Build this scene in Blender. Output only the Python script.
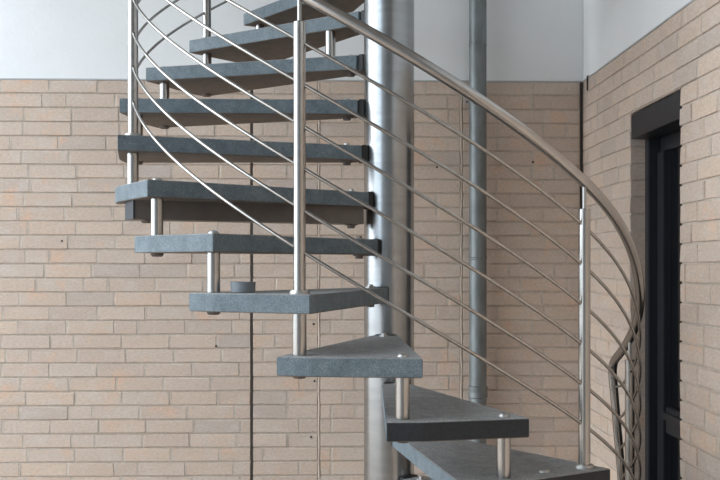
import bpy, bmesh, math, random
from mathutils import Vector, Matrix
R = math.radians
for o in list(bpy.data.objects): bpy.data.objects.remove(o)
scene = bpy.context.scene
COL = scene.collection

# ---------------------------------------------------------------- camera, sky, light
F = 988.0                       # focal length in pixels of a 720 x 480 frame
EYE = 1.522                     # eye height over the floor
cam_d = bpy.data.cameras.new('camera'); cam = bpy.data.objects.new('camera', cam_d); COL.objects.link(cam)
cam.location = (0, 0, EYE); cam.rotation_euler = (R(90), 0, -R(1.5))      # the walls are square to the axes, the lens is turned a little
cam_d.sensor_width = 36; cam_d.lens = 36 * F / 720; cam_d.shift_y = 25 / 720; cam_d.clip_start = .05
scene.camera = cam

world = bpy.data.worlds.new('sky'); scene.world = world; world.use_nodes = True
bg = world.node_tree.nodes['Background']
bg.inputs[0].default_value = (.76, .885, 1.0, 1); bg.inputs[1].default_value = 2.5

sun_d = bpy.data.lights.new('veiled_sun', 'SUN'); sun = bpy.data.objects.new('veiled_sun', sun_d); COL.objects.link(sun)
sun_d.energy = 1.6; sun_d.angle = R(55); sun_d.color = (1.0, .975, .94)
sun.rotation_euler = Vector((.88, .02, -.48)).to_track_quat('-Z', 'Y').to_euler()

vs = scene.view_settings
vs.view_transform = 'Standard'; vs.look = 'None'; vs.gamma = 1; vs.use_curve_mapping = False; vs.exposure = .52

# ---------------------------------------------------------------- materials
def nodes_of(name):
    m = bpy.data.materials.new(name); m.use_nodes = True
    nt = m.node_tree; b = nt.nodes['Principled BSDF']
    return m, nt, b
def N(nt, kind, **kw):
    n = nt.nodes.new(kind)
    for k, v in kw.items(): setattr(n, k, v)
    return n
def L(nt, a, b): nt.links.new(a, b)
def ramp(nt, stops):
    n = nt.nodes.new('ShaderNodeValToRGB'); e = n.color_ramp.elements
    e[0].position, e[0].color = stops[0][0], (*stops[0][1], 1)
    e[1].position, e[1].color = stops[-1][0], (*stops[-1][1], 1)
    for p, c in stops[1:-1]:
        k = e.new(p); k.color = (*c, 1)
    return n
def mixc(nt, fac, a, b, mode='MIX'):
    n = nt.nodes.new('ShaderNodeMix'); n.data_type = 'RGBA'; n.blend_type = mode
    for s, v in ((n.inputs[0], fac), (n.inputs[6], a), (n.inputs[7], b)):
        if hasattr(v, 'is_output'): L(nt, v, s)
        elif isinstance(v, tuple): s.default_value = (*v, 1)
        else: s.default_value = v
    return n.outputs[2]
def pos_noise(nt, scale, detail=4, stretch=(1, 1, 1), rough=.55):
    g = N(nt, 'ShaderNodeNewGeometry'); mp = N(nt, 'ShaderNodeMapping'); mp.inputs['Scale'].default_value = stretch
    t = N(nt, 'ShaderNodeTexNoise'); t.inputs['Scale'].default_value = scale; t.inputs['Detail'].default_value = detail
    t.inputs['Roughness'].default_value = rough
    L(nt, g.outputs['Position'], mp.inputs['Vector']); L(nt, mp.outputs[0], t.inputs['Vector'])
    return t.outputs['Fac']
def bump(nt, b, h, strength, dist):
    n = N(nt, 'ShaderNodeBump'); n.inputs['Strength'].default_value = strength; n.inputs['Distance'].default_value = dist
    L(nt, h, n.inputs['Height']); L(nt, n.outputs[0], b.inputs['Normal'])

def brick_material(name, island):
    m, nt, b = nodes_of(name)
    if island: rnd = N(nt, 'ShaderNodeNewGeometry').outputs['Random Per Island']
    else: rnd = N(nt, 'ShaderNodeObjectInfo').outputs['Random']
    base = ramp(nt, [(0, (0.549, 0.446, 0.373)), (.25, (0.597, 0.476, 0.386)), (.5, (0.579, 0.482, 0.408)), (.72, (0.626, 0.499, 0.402)), (.86, (0.514, 0.435, 0.381)), (1, (0.621, 0.482, 0.381))])
    base.color_ramp.interpolation = 'LINEAR'; L(nt, rnd, base.inputs[0])
    blot = ramp(nt, [(.60, (0, 0, 0)), (.74, (1, 1, 1))]); L(nt, pos_noise(nt, 7.5, 3), blot.inputs[0])
    f = N(nt, 'ShaderNodeMath', operation='MULTIPLY'); L(nt, blot.outputs[0], f.inputs[0]); f.inputs[1].default_value = .7
    c = mixc(nt, f.outputs[0], base.outputs[0], (.68, .45, .32))
    grey = ramp(nt, [(.5, (0, 0, 0)), (.72, (1, 1, 1))]); L(nt, pos_noise(nt, 11, 5, (1, 1, 1.6)), grey.inputs[0])
    f2 = N(nt, 'ShaderNodeMath', operation='MULTIPLY'); L(nt, grey.outputs[0], f2.inputs[0]); f2.inputs[1].default_value = .5
    c = mixc(nt, f2.outputs[0], c, (.62, .555, .51))
    fine = ramp(nt, [(.3, (.86, .86, .86)), (.7, (1.08, 1.08, 1.08))]); L(nt, pos_noise(nt, 60, 5, (1, 1, 2.2)), fine.inputs[0])
    c = mixc(nt, 1.0, c, fine.outputs[0], 'MULTIPLY')
    L(nt, c, b.inputs['Base Color']); b.inputs['Roughness'].default_value = .88; b.inputs['Specular IOR Level'].default_value = .25
    bump(nt, b, pos_noise(nt, 55, 6, (.7, .7, 1.6)), .55, .004)
    return m
M = {}
M['brick'] = brick_material('beige_brick', False)
M['brick_far'] = brick_material('beige_brick_field', True)

def plain(name, col, rough, metal=0., noise=None, bmp=None, spec=.5):
    m, nt, b = nodes_of(name)
    b.inputs['Roughness'].default_value = rough; b.inputs['Metallic'].default_value = metal; b.inputs['Specular IOR Level'].default_value = spec
    if noise:
        sc, amt, st = noise
        r = ramp(nt, [(.3, tuple(x * (1 - amt) for x in col)), (.7, tuple(x * (1 + amt) for x in col))])
        L(nt, pos_noise(nt, sc, 6, st), r.inputs[0]); L(nt, r.outputs[0], b.inputs['Base Color'])
    else: b.inputs['Base Color'].default_value = (*col, 1)
    if bmp: bump(nt, b, pos_noise(nt, bmp[0], 5), bmp[1], bmp[2])
    return m
M['mortar'] = plain('mortar', (.545, .475, .41), .95, noise=(40, .14, (1, 1, 1)), bmp=(120, .5, .003), spec=.2)
M['sealant'] = plain('sand_sealant', (.52, .44, .37), .8, noise=(30, .1, (1, 1, 1)))
M['dark_joint'] = plain('dark_joint', (.055, .045, .04), .9)
M['plaster'] = plain('white_plaster', (.80, .815, .82), .9, noise=(3, .025, (1, 1, 1)), bmp=(45, .35, .004), spec=.2)
M['trim'] = plain('grey_trim', (.45, .45, .45), .6)
M['floor'] = plain('paving', (.42, .34, .275), .85, noise=(6, .15, (1, 1, 1)))
M['blocker_wall'] = plain('blocker_wall_grey', (.36, .37, .38), .8, noise=(4, .1, (1, 1, 1)))
M['slab'] = plain('blocker_concrete', (.45, .45, .45), .85, noise=(4, .06, (1, 1, 1)))

def stone(name, c0, c1, c2, rough, amp):
    m, nt, b = nodes_of(name)
    r1 = ramp(nt, [(.28, c0), (.52, c1), (.75, c2)]); L(nt, pos_noise(nt, 22, 7, rough=.7), r1.inputs[0])
    r2 = ramp(nt, [(.35, (1 - amp,) * 3), (.66, (1 + amp * .8,) * 3)]); L(nt, pos_noise(nt, 240, 3), r2.inputs[0])
    L(nt, mixc(nt, 1., r1.outputs[0], r2.outputs[0], 'MULTIPLY'), b.inputs['Base Color'])
    b.inputs['Roughness'].default_value = rough; b.inputs['Specular IOR Level'].default_value = .4
    bump(nt, b, pos_noise(nt, 220, 4), .35, .0015)
    return m
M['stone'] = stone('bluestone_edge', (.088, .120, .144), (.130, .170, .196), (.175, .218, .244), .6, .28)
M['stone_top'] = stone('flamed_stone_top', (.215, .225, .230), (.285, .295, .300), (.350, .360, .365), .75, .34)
M['stone_under'] = stone('bounce_tinted_underside', (.120, .102, .088), (.155, .132, .114), (.190, .162, .140), .8, .2)  # warm bounce light painted into the colour of the tread undersides
M['stone_dark'] = plain('dark_stone_edge', (.012, .016, .021), .6, noise=(90, .3, (1, 1, 1)))  # darker outer edge faces on the lowest treads

def steel(name, col, rough, streak, metal=1.):
    m, nt, b = nodes_of(name)
    b.inputs['Metallic'].default_value = metal; b.inputs['Base Color'].default_value = (*col, 1)
    b.inputs['Roughness'].default_value = rough
    sc = ramp(nt, [(.35, tuple(x * .93 for x in col)), (.65, tuple(x * 1.07 for x in col))]); L(nt, pos_noise(nt, 1, 3, streak), sc.inputs[0]); L(nt, sc.outputs[0], b.inputs['Base Color'])
    return m
M['column'] = steel('brushed_column_steel', (.33, .34, .345), .26, (6, 6, 40))
M['steel'] = steel('polished_tube_steel', (.40, .385, .365), .23, (60, 60, 14))
M['rail'] = steel('handrail_steel', (.42, .405, .39), .19, (12, 12, 12))
M['bolt'] = plain('bolt_steel', (.42, .42, .41), .45, 1.)
M['nut'] = plain('dull_nut_steel', (.16, .14, .13), .6, .6)
M['bracket'] = plain('dark_bracket', (.02, .021, .023), .6)
M['beam'] = plain('brown_grey_steel', (.16, .138, .122), .7, noise=(14, .12, (1, 1, 1)))
M['beam_cap'] = plain('dark_end_plate', (.03, .036, .045), .6)
M['zinc'] = plain('galvanised_zinc', (.20, .22, .225), .5, .55, noise=(18, .22, (1, 1, .35)), bmp=(40, .12, .002))
M['door'] = plain('anthracite_paint', (.016, .020, .026), .38)
M['glass'] = plain('dark_glass', (.006, .007, .010), .08)
M['pot'] = plain('grey_pot', (.17, .195, .215), .6, noise=(60, .15, (1, 1, 1)))

# ---------------------------------------------------------------- mesh helpers
def obj(name, me, mat, parent=None, loc=(0, 0, 0), rz=0.):
    o = bpy.data.objects.new(name, me); COL.objects.link(o)
    if mat and not me.materials: me.materials.append(mat)
    o.location = loc; o.rotation_euler = (0, 0, rz)
    if parent: o.parent = parent
    return o
def tag(o, label, cat, group=None, kind=None):
    o['label'] = label; o['category'] = cat
    if group: o['group'] = group
    if kind: o['kind'] = kind
    return o
def mesh_of(bm, name, smooth=False, angle=None):
    bmesh.ops.recalc_face_normals(bm, faces=bm.faces)
    me = bpy.data.meshes.new(name); bm.to_mesh(me); bm.free()
    if smooth:
        for p in me.polygons: p.use_smooth = True
        if angle: me.set_sharp_from_angle(angle=R(angle))
    return me
def box_into(bm, x0, x1, y0, y1, z0, z1):
    v = [bm.verts.new((x, y, z)) for x in (x0, x1) for y in (y0, y1) for z in (z0, z1)]
    for f in ((0, 1, 3, 2), (4, 6, 7, 5), (0, 4, 5, 1), (2, 3, 7, 6), (0, 2, 6, 4), (1, 5, 7, 3)): bm.faces.new([v[i] for i in f])
def box_mesh(name, *boxes, bevel=0):
    bm = bmesh.new()
    for b_ in boxes: box_into(bm, *b_)
    if bevel: bmesh.ops.bevel(bm, geom=bm.edges[:], offset=bevel, segments=2, affect='EDGES')
    return mesh_of(bm, name)
def lathe_mesh(name, prof, seg=24, angle=35):
    bm = bmesh.new(); rings = []
    for r, z in prof:
        rings.append([bm.verts.new((r * math.cos(2 * math.pi * i / seg), r * math.sin(2 * math.pi * i / seg), z)) for i in range(seg)])
    for a, b_ in zip(rings, rings[1:]):
        for i in range(seg): bm.faces.new((a[i], a[(i + 1) % seg], b_[(i + 1) % seg], b_[i]))
    bm.faces.new(rings[0][::-1]); bm.faces.new(rings[-1])
    return mesh_of(bm, name, True, angle)
def cyl_mesh(name, r, z0, z1, seg=24, bev=.0015):
    return lathe_mesh(name, [(r - bev, z0), (r, z0 + bev), (r, z1 - bev), (r - bev, z1)], seg)
def tube_mesh(name, pts, r, seg=12):
    bm = bmesh.new(); pts = [Vector(p) for p in pts]; rings = []; up = Vector((0, 0, 1)); prev = None
    for i, p in enumerate(pts):
        t = (pts[min(i + 1, len(pts) - 1)] - pts[max(i - 1, 0)]).normalized()
        if prev is None:
            n = up if abs(t.z) < .9 else Vector((1, 0, 0))
        else: n = prev
        n = (n - t * n.dot(t)).normalized(); prev = n; bi = t.cross(n)
        rings.append([bm.verts.new(p + (n * math.cos(2 * math.pi * k / seg) + bi * math.sin(2 * math.pi * k / seg)) * r) for k in range(seg)])
    for a, b_ in zip(rings, rings[1:]):
        for i in range(seg): bm.faces.new((a[i], a[(i + 1) % seg], b_[(i + 1) % seg], b_[i]))
    bm.faces.new(rings[0][::-1]); bm.faces.new(rings[-1])
    return mesh_of(bm, name, True, 50)

# ---------------------------------------------------------------- the setting: walls meet in a corner, turned 1.5 degrees to the lens
A = R(1.5)
ZC = 5.15; XC = 222.5 * ZC / F
def W(x, y): return (x * math.cos(A) + y * math.sin(A), -x * math.sin(A) + y * math.cos(A))   # lens axes -> world
XW, YW = W(XC, ZC)                           # inner corner of the two walls
COURSE = .0730; BW = .2445; GAP = .009
TOP = EYE + .955                             # top edge of the brickwork
WALL_H = 6.2
rows_n = int(TOP / COURSE) + 1
back_rz = 0.; right_rz = -R(90)
def back_x(px):                              # pixel column -> local x on the back wall face (corner = 0, leftwards negative)
    k = (px - 360) / F
    t = (XC - k * ZC) / (math.cos(A) - k * math.sin(A))
    return -t
def project(x, y, z): return 360 + F * x / y, 265 - F * (z - EYE) / y
def back_pt(x, z): return (XC + x * math.cos(A), ZC + x * math.sin(A), z)
def right_pt(x, z): return (XC + x * math.sin(A), ZC - x * math.cos(A), z)

fl = obj('floor', box_mesh('floor', (-30, 5, -25, 7, -.2, 0)), M['floor'])
tag(fl, 'grey paved floor of the courtyard', 'floor', kind='structure')

def brick_mesh(name, w, h, d, seed):
    rn = random.Random(seed); bm = bmesh.new()
    c = .0022; j = lambda s=.0012: rn.uniform(-s, s)
    def ring(y, inset, js):
        return [bm.verts.new((sx * (w / 2 - inset) + j(js), y, sz * (h / 2 - inset) + j(js))) for sx, sz in ((-1, -1), (1, -1), (1, 1), (-1, 1))]
    back = ring(d, 0, 0); mid = ring(c + .001, 0, .0012); front = ring(0, c, .0015)
    for v in front: v.co.y += j(.0016)
    for a, b_ in ((back, mid), (mid, front)):
        for i in range(4): bm.faces.new((a[i], a[(i + 1) % 4], b_[(i + 1) % 4], b_[i]))
    bm.faces.new(front); bm.faces.new(back[::-1])
    return mesh_of(bm, name)
BH = COURSE - .0075
long_bricks = [brick_mesh('brick_long', BW - GAP, BH, .016, s) for s in range(6)]
head_bricks = [brick_mesh('brick_head', BW / 2 - GAP, BH, .016, s + 50) for s in range(4)]

def lay(x0, x1, rn, phase, fixed_end=None):
    """cells (left, right) of one course between x0 and x1"""
    cells = []; x = x0; first = phase
    edges = [x0]
    if first > .035: edges.append(x0 + first)
    while edges[-1] < x1 - .03:
        w = BW if rn.random() > .13 else BW / 2
        edges.append(edges[-1] + w + rn.uniform(-.004, .004))
    if edges[-1] > x1 or x1 - edges[-1] < .05: edges[-1] = x1
    if len(edges) > 2 and edges[-1] - edges[-2] < .05: del edges[-2]
    return list(zip(edges, edges[1:]))

def build_wall(wall, sections, seed, to_pt, opening=None, hidden=None):
    rn = random.Random(seed); cand = []; rest = []; ends = set()
    for ri in range(rows_n):
        zt = TOP - ri * COURSE; zc = zt - COURSE / 2
        if zc - BH / 2 < 0: continue
        for (s0, s1) in sections:
            ph = ((.03, .095)[ri % 2] + rn.choice((0, 0, .012, -.01, .06))) if s1 - s0 > 2 else rn.choice((.0, .06, .12, .18)) 
            spans = [(s0, s1)]
            if opening and zt > opening[2] - .01 and zt - COURSE < opening[3] - .01:
                spans = [(s0, opening[0] + GAP * .5), (opening[1] - GAP * .5, s1)]
            for q, (a, b_) in enumerate(spans):
                for (l, r_) in lay(a, b_, rn, ph if q == 0 else rn.choice((.0, .06, .12, .18))):
                    jamb = opening and len(spans) == 2 and (abs(r_ - spans[0][1]) < .002 or abs(l - spans[1][0]) < .002)
                    p0 = project(*to_pt(l, zc)) if to_pt(l, zc)[1] > .3 else (9999, 0)
                    p1 = project(*to_pt(r_, zc)) if to_pt(r_, zc)[1] > .3 else (9999, 0)
                    a0, a1 = max(0, min(p0[0], p1[0])), min(720, max(p0[0], p1[0]))
                    vis = a1 - a0
                    if vis > 0 and (p0[1] < -12 or p1[1] > 485): vis = -1
                    if vis > 0 and hidden and hidden(a0, a1): vis = -1
                    item = (l, r_, zc, jamb)
                    if abs(r_ - b_) < .002: ends.add((l, zc))
                    if vis > 2: cand.append((vis, item))
                    else: rest.append(item)
    cand.sort(key=lambda t: -t[0])
    rest += [c[1] for c in cand[300:]]
    for i, (v, (l, r_, zc, jamb)) in enumerate(cand[:300]):
        w = r_ - l - GAP
        if jamb: me = brick_mesh('brick_jamb', w, BH, .11, 900 + i); sx = 1
        elif w > .165: me = rn.choice(long_bricks); sx = w / (BW - GAP)
        else: me = rn.choice(head_bricks); sx = w / (BW / 2 - GAP)
        o = obj('brick', me, M['brick'], wall, ((l + r_) / 2, rn.uniform(-.0012, .0012), zc + rn.uniform(-.001, .001)))
        o.scale.x = sx
    bm = bmesh.new()
    for (l, r_, zc, jamb) in rest:
        w = r_ - l - GAP; d = .11 if jamb else .016
        cx = (l + r_) / 2; c = .0022
        rings = []
        for y, ins in ((d, 0), (c, 0), (0, c)):
            rings.append([bm.verts.new((cx + sx * (w / 2 - ins) + rn.uniform(-.001, .001), y, zc + sz * (BH / 2 - ins))) for sx, sz in ((-1, -1), (1, -1), (1, 1), (-1, 1))])
        for a, b_ in zip(rings, rings[1:]):
            for i in range(4): bm.faces.new((a[i], a[(i + 1) % 4], b_[(i + 1) % 4], b_[i]))
        bm.faces.new(rings[2])
    hj = bmesh.new()
    for (l, r_, zc, jamb) in rest + [c[1] for c in cand[:300]]:
        if not jamb and (l, zc) not in ends: box_into(hj, r_ - GAP * .56, r_ + GAP * .56, .0012, .008, zc - BH / 2 + .001, zc + BH / 2 - .001)
    o = obj('mortar_fill', mesh_of(hj, 'mortar_fill'), M['mortar'], wall); o['kind'] = 'stuff'
    o = obj('brick_field', mesh_of(bm, 'brick_field'), M['brick_far'], wall); o['kind'] = 'stuff'
    print('bricks', wall.name, min(300, len(cand)), len(rest))

# back wall -------------------------------------------------------------------
XL = -5.2
wb = obj('wall_back', box_mesh('wall_back', (XL, .3, .006, .3, 0, TOP)), M['mortar'], None, (XW, YW, 0), back_rz)
tag(wb, 'beige brick wall behind the spiral staircase', 'wall', kind='structure')
j1, j2, j3 = back_x(251.5), back_x(319), back_x(461.5)
build_wall(wb, [(XL, j1 - .0015), (j1 + .0035, j2 - .003), (j2 + .003, j3 - .003), (j3 + .003, -.010)], 4, back_pt,
           hidden=lambda a, b_: a > 364 and b_ < 414)
bm = bmesh.new(); rn = random.Random(3); prev = None      # dark open expansion joint, slightly ragged
for i in range(int(TOP / .05) + 1):
    z = min(TOP, i * .05); dx = rn.uniform(-.002, .002)
    ring = [bm.verts.new((j1 + dx - .0065, .0015, z)), bm.verts.new((j1 + dx + .0085, .0015, z)), bm.verts.new((j1 + dx + .0085, .012, z)), bm.verts.new((j1 + dx - .0065, .012, z))]
    if prev:
        for k in range(4): bm.faces.new((prev[k], prev[(k + 1) % 4], ring[(k + 1) % 4], ring[k]))
    else: bm.faces.new(ring)
    prev = ring
bm.faces.new(prev)
obj('expansion_joint', mesh_of(bm, 'expansion_joint'), M['dark_joint'], wb)['label'] = 'dark open vertical joint in the brickwork'
for jx in (j2, j3):
    obj('sealant_bead', tube_mesh('sealant_bead', [(jx + .0015 * math.sin(i * 1.7), .0052, TOP * i / 50) for i in range(51)], .0065, 8), M['sealant'], wb)
for px, py in ((313.5, 324), (314.5, 381), (311, 437), (216, 346), (533, 162), (437, 167), (62, 241), (315, 367)):
    x = back_x(px); p = back_pt(x, 0); z = EYE - (py - 265) * p[1] / F
    me = cyl_mesh('drill_hole', .006, 0, .004, 10, .0005)
    o = obj('drill_hole', me, M['dark_joint'], wb, (x, .002, z)); o.rotation_euler = (R(90), 0, 0)
pb = obj('wall_back_upper', box_mesh('wall_back_upper', (XL, .3, .004, .3, TOP, WALL_H)), M['plaster'], None, (XW, YW, 0), back_rz)
tag(pb, 'white plastered upper wall above the brickwork behind the stairs', 'wall', kind='structure')
t1 = obj('trim_1', box_mesh('trim_1', (XL, -.004, -.001, .0045, TOP - .003, TOP + .004)), M['trim'], None, (XW, YW, 0), back_rz)
tag(t1, 'thin grey edge strip between the back brickwork and the plaster', 'trim', kind='structure')

# right wall with the door opening ------------------------------------------------
XR = YW + 1.6
OP0, OP1, OPZ = .828, 1.452, TOP - 4 * COURSE
wr = obj('wall_right', box_mesh('wall_right', (-.0, OP0 - .006, .006, .3, 0, TOP), (OP1 + .006, XR, .006, .3, 0, TOP), (OP0 - .006, OP1 + .006, .006, .3, OPZ, TOP)), M['mortar'], None, (XW, YW, 0), right_rz)
tag(wr, 'beige brick side wall with the dark door', 'wall', kind='structure')
build_wall(wr, [(.010, XR)], 11, right_pt, opening=(OP0, OP1, 0, OPZ))
pr = obj('wall_right_upper', box_mesh('wall_right_upper', (0, XR, .004, .3, TOP, WALL_H)), M['plaster'], None, (XW, YW, 0), right_rz)
tag(pr, 'white plastered upper wall above the door side', 'wall', kind='structure')
t2 = obj('trim_2', box_mesh('trim_2', (.004, XR, -.001, .0045, TOP - .003, TOP + .004)), M['trim'], None, (XW, YW, 0), right_rz)
tag(t2, 'thin grey edge strip between the side brickwork and the plaster', 'trim', kind='structure')
o = obj('cable_stub', tube_mesh('cable_stub', [(.118, -.005, TOP - .066), (.118, -.005, TOP + .002), (.117, -.004, TOP + .006), (.115, .004, TOP + .008)], .0042, 8), M['dark_joint'], wr)
obj('corner_joint', box_mesh('corner_joint', (-.0115, -.0005, -.004, .010, 0, TOP - .004)), M['dark_joint'], wb)['label'] = 'dark vertical joint in the wall corner'

# unseen upper floor, roof and front wall, added to shade the stairwell; daylight comes in from the open left side
rx0 = -1.9; SL = EYE + 13.545 * .18                # upper floor level
CXs, CYs = W(29 * 3.8245 / F, 3.8245); hr = 1.07   # stairwell hole
ce = obj('blocker_ceiling', box_mesh('blocker_ceiling', (rx0, CXs - hr, -1.6, YW, SL - .2, SL), (CXs - hr, XW, -1.6, CYs - .06, SL - .2, SL), (CXs - hr, XW, CYs + hr, YW, SL - .2, SL)), M['slab'])
tag(ce, 'unseen concrete upper floor added for shade, with the stairwell hole', 'blocker_ceiling', kind='structure')
rf = obj('blocker_ceiling_upper', box_mesh('blocker_ceiling_upper', (rx0, XW + .3, -1.6, YW + .3, WALL_H, WALL_H + .2)), M['slab'])
tag(rf, 'unseen concrete roof added to shade the stairwell', 'blocker_ceiling', kind='structure')
wf = obj('blocker_wall_front', box_mesh('blocker_wall_front', (-4.2, XW, -1.9, -1.6, 0, WALL_H)), M['blocker_wall'])
tag(wf, 'unseen plain wall added behind the camera to limit front light', 'wall', kind='structure')

# door -------------------------------------------------------------------------
dr = bpy.data.objects.new('door_1', None); COL.objects.link(dr); dr.location = (XW, YW, 0); dr.rotation_euler = (0, 0, right_rz)
tag(dr, 'narrow anthracite glazed door set back in the brick side wall', 'door', kind='structure')
LT, LB = EYE + .654, EYE + .550
e = .0015
obj('lintel_box', box_mesh('lintel_box', (OP0 + .006, OP1 - .004, .003, .2, LB, LT), bevel=.002), M['door'], dr)
obj('door_frame', box_mesh('door_frame', (OP0 + e, OP0 + .055, .065, .15, 0, LB - e), bevel=.003), M['door'], dr)
obj('door_frame', box_mesh('door_frame', (OP1 - .055, OP1 - e, .115, .15, 0, LB - e), bevel=.003), M['door'], dr)
obj('door_frame', box_mesh('door_frame', (OP0 + .056, OP1 - .056, .115, .15, LB - .065, LB - e), bevel=.003), M['door'], dr)
lx0, lx1 = OP0 + .058, OP1 - .058
obj('stile', box_mesh('stile', (lx0, lx0 + .085, .10, .145, .012, LB - .067), bevel=.003), M['door'], dr)
obj('stile', box_mesh('stile', (lx1 - .05, lx1, .118, .145, .012, LB - .067), bevel=.003), M['door'], dr)
zr = EYE - .60
obj('mid_rail', box_mesh('mid_rail', (lx0 + .086, lx1 - .051, .108, .145, zr - .11, zr), bevel=.003), M['door'], dr)
obj('ledge', box_mesh('ledge', (lx0 + .086, lx1 - .051, .09, .107, zr - .05, zr - .02), bevel=.003), M['door'], dr)
obj('kick_rail', box_mesh('kick_rail', (lx0 + .086, lx1 - .051, .108, .145, .012, .18), bevel=.003), M['door'], dr)
obj('pane', box_mesh('pane', (lx0 + .086, lx1 - .051, .13, .138, zr + .001, LB - .068)), M['glass'], dr)
obj('pane', box_mesh('pane', (lx0 + .086, lx1 - .051, .13, .138, .181, zr - .111)), M['glass'], dr)
obj('threshold', box_mesh('threshold', (OP0 + .056, OP1 - .056, .09, .2, 0, .0115)), M['door'], dr)
obj('backing', box_mesh('backing', (OP0 + e, OP1 - e, .2, .3, 0, OPZ - e)), M['bracket'], dr)

# ---------------------------------------------------------------- the spiral staircase
D = 3.8245; CX, CY = W(29 * D / F, D)
H = .18; P0 = R(-53.35) - A; DP = R(18); RO = 1.03
NMIN, NMAX = -4, 16
FLOOR_N = -5
TH = .056
def lev(n): return EYE + (n - 3.472) * H
def ang(n): return P0 - n * DP
def rb(n):
    if n >= 0: return .9707
    k = min(1, -n / 2.); k = k * k * (3 - 2 * k)
    return .9707 - .036 * k
def P(r, a, z): return (r * math.cos(a), r * math.sin(a), z)

st = bpy.data.objects.new('spiral_staircase', None); COL.objects.link(st); st.location = (CX, CY, 0)
tag(st, 'steel and grey stone spiral staircase with a thick central column', 'staircase')

obj('column', cyl_mesh('column', .0968, .02, lev(NMAX) + .25, 64), M['column'], st)
obj('base_plate', cyl_mesh('base_plate', .17, .0, .0195, 48, .003), M['column'], st)

# tread slab, built at angle 0 = its front spacer
ax = R(-9); ca, sa = math.cos(ax), math.sin(ax)
def make_tread(back=-20.75, dark_edge=False):
    bm = bmesh.new()
    pin = [(.115 * ca - t * sa, .115 * sa + t * ca) for t in (.05, -.05)]
    poly = [pin[0]] + [(RO * math.cos(R(q)), RO * math.sin(R(q))) for q in (3, -15, back)] + [pin[1]]
    lo = [bm.verts.new((x, y, -TH)) for x, y in poly]; hi = [bm.verts.new((x, y, 0)) for x, y in poly]
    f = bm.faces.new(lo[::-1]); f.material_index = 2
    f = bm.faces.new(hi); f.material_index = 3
    for i in range(5):
        f = bm.faces.new((lo[i], lo[(i + 1) % 5], hi[(i + 1) % 5], hi[i]))
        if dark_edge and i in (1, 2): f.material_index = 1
    bmesh.ops.recalc_face_normals(bm, faces=bm.faces)
    bmesh.ops.bevel(bm, geom=bm.edges[:], offset=.0025, segments=2, affect='EDGES', material=-1)
    me = mesh_of(bm, 'tread'); me.materials.append(M['stone'])
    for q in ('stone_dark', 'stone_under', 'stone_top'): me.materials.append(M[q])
    return me
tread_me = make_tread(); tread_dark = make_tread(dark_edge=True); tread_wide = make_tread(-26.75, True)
cap_me = lathe_mesh('bolt_cap', [(.017, 0), (.017, .004), (.013, .009), (.006, .0115), (.001, .012)], 16, 60)
nut_me = lathe_mesh('nut', [(.010, -.012), (.016, -.0115), (.021, -.006), (.021, 0)], 16, 60)
icap_me = lathe_mesh('inner_bolt', [(.019, 0), (.019, .005), (.011, .006), (.011, .012), (.009, .013)], 6, 20)
inut_me = lathe_mesh('inner_nut', [(.009, -.016), (.015, -.015), (.015, -.006), (.024, -.005), (.024, 0)], 12, 20)
br_me = box_mesh('bracket', (.090, .1145, -.042, .042, -TH - .004, .003), bevel=.003)
sp_me = cyl_mesh('spacer', .0205, 0, H - TH, 24, .001)
ring_me = lathe_mesh('base_ring', [(.030, 0), (.030, .006), (.027, .011), (.0185, .0115)], 28, 40)
bal_me = cyl_mesh('baluster', .0182, 0, .798, 28, .0015)
pin_me = cyl_mesh('rail_pin', .0065, .798, .881, 12, .0005)
for n in range(NMIN, NMAX + 1):
    z = lev(n); a = ang(n)
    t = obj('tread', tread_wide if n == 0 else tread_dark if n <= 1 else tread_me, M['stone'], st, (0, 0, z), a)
    obj('bracket', br_me, M['bracket'], t, (0, 0, 0), R(-9))
    inn = P(.165, R(-9), 0)
    obj('bolt_cap', icap_me, M['bolt'], t, inn)
    zb = -TH
    if n == 5:
        bx = box_mesh('support_beam', (.125, 1.0, -.075, .028, -TH - .064, -TH))
        bo = obj('support_beam', bx, M['beam'], t, (0, 0, 0), R(-9)); bo['label'] = 'brown-grey box beam under the slab'
        obj('end_plate', box_mesh('end_plate', (1.0, 1.006, -.078, .031, -TH - .064, -TH)), M['beam_cap'], bo)
        obj('nut', nut_me, M['bolt'], bo, (.95, 0, -TH - .064)); zb = -TH - .064
    obj('nut', inut_me, M['nut'], t, (inn[0], inn[1], zb))
    r = rb(n)
    if n > NMIN:
        obj('spacer', sp_me, M['steel'], st, P(r, a, z - H))
        obj('nut', nut_me, M['nut'], t, P(rb(n + 1), R(-18), -TH))
    else:
        obj('spacer', cyl_mesh('spacer', .0205, 0, z - TH, 24, .001), M['steel'], st, P(r, a, 0))
    if n % 3 == 0:
        b_ = obj('baluster', bal_me, M['steel'], st, P(r, a, z))
        obj('base_ring', ring_me, M['bolt'], b_); obj('rail_pin', pin_me, M['bolt'], b_)
    else:
        obj('bolt_cap', cap_me, M['bolt'], t, P(r, 0, 0))
    if n == 0: obj('bolt_cap', cap_me, M['bolt'], t, P(.952, R(-8.8), 0))
    if n == 8:
        obj('bolt_cap', icap_me, M['bolt'], t, P(.335, R(-7), 0))
        obj('spacer', sp_me, M['zinc'], st, P(.275, ang(8.85), z))

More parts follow.
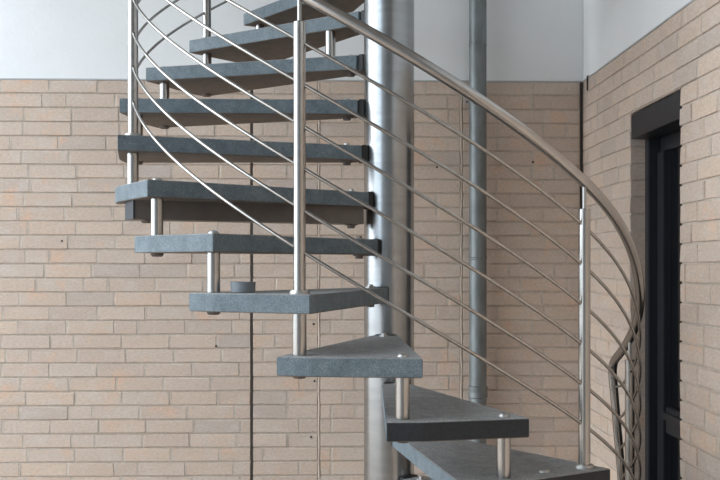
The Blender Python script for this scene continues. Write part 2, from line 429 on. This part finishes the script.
# handrail: helix down to the last steps, then an elbow into a leaning newel
RH = .881
def rail_pt(n): return Vector(P(rb(n), ang(n), lev(n) + RH))
N_END = -3.52
pts = [rail_pt(NMAX + .9 - i * (NMAX + .9 - N_END) / 190) for i in range(191)]
end = pts[-1]; dirn = (pts[-1] - pts[-2]).normalized()
foot_w = Vector((*W(.2795 * 4.0, 4.0), 0)); foot = Vector((foot_w.x - CX, foot_w.y - CY, 0))
down = (foot - end).normalized()
elbow = [end + dirn * .03]
k0 = end; k1 = end + dirn * .05; k2 = k1 + (foot - k1).normalized() * .06
for i in range(1, 11):
    t = i / 10; elbow_p = k0 * (1 - t) ** 2 + k1 * 2 * t * (1 - t) + k2 * t * t; pts.append(elbow_p)
newel_top = k2.copy()
for i in range(1, 9): pts.append(k2.lerp(foot, i / 8))
obj('handrail', tube_mesh('handrail', pts, .0172, 20), M['rail'], st)
for hgt in (.130, .2527, .3754, .498, .6207, .7434):
    rp = []
    n_last = N_END + .2
    for i in range(171):
        n = NMAX + .9 - i * (NMAX + .9 - n_last) / 170
        rp.append(Vector(P(rb(n), ang(n), lev(n) + hgt)))
    zz = rp[-1].z
    t = (newel_top.z - zz) / newel_top.z
    rp.append(newel_top.lerp(foot, max(0, min(1, t + .02))))
    obj('rail_rod', tube_mesh('rail_rod', rp, .0054, 8), M['steel'], st)

# ---------------------------------------------------------------- drainpipe on the back wall
px_x = back_x(475.8); pp = back_pt(px_x, 0)
pipe = bpy.data.objects.new('drainpipe', None); COL.objects.link(pipe)
PR = .0445
pipe.location = (XW + px_x, YW - PR - .028, 0)
tag(pipe, 'galvanised round drainpipe fixed to the brick wall behind the column', 'pipe')
def pz(y): return EYE - (y - 265) * pp[1] * .985 / F
obj('pipe', cyl_mesh('pipe', PR, .02, WALL_H - .3, 36), M['zinc'], pipe)
for y0, y1, rr in ((397, 386.5, .0500), (259, 256.5, .0462), (46, 44.5, .0458)):
    z0, z1 = pz(y0), pz(y1)
    obj('coupling', lathe_mesh('coupling', [(PR, z0 - .004), (rr, z0), (rr, z0 + (z1 - z0) * .35), (rr - .002, (z0 + z1) / 2), (rr, z0 + (z1 - z0) * .65), (rr, z1), (PR, z1 + .004)], 36, 50), M['zinc'], pipe)
for yb in (102, -160):
    zb = pz(yb)
    cl = obj('pipe_clip', lathe_mesh('pipe_clip', [(PR, zb - .012), (PR + .003, zb - .011), (PR + .003, zb + .011), (PR, zb + .012)], 36, 30), M['zinc'], pipe)
    obj('clip_arm', box_mesh('clip_arm', (-.066, -.040, -.006, .001, zb - .012, zb + .012), bevel=.001), M['bolt'], cl)
    obj('clip_arm', box_mesh('clip_arm', (-.010, .010, PR, PR + .0275, zb - .008, zb + .008)), M['zinc'], cl)
    s_ = obj('screw', cyl_mesh('screw', .006, 0, .006, 10), M['nut'], cl, (-.057, -.006, zb)); s_.rotation_euler = (R(90), 0, 0)

# ---------------------------------------------------------------- small round pot on a step
n = 3; a = R(-120.6) - A; pr_ = .925
pot = obj('pot', lathe_mesh('pot', [(.034, 0), (.037, .002), (.0385, .030), (.0385, .0335), (.034, .0335), (.033, .012), (.001, .012)], 32, 40), M['pot'], None,
          (CX + pr_ * math.cos(a), CY + pr_ * math.sin(a), lev(n)))
tag(pot, 'short round grey pot standing on a stone stair tread', 'pot')
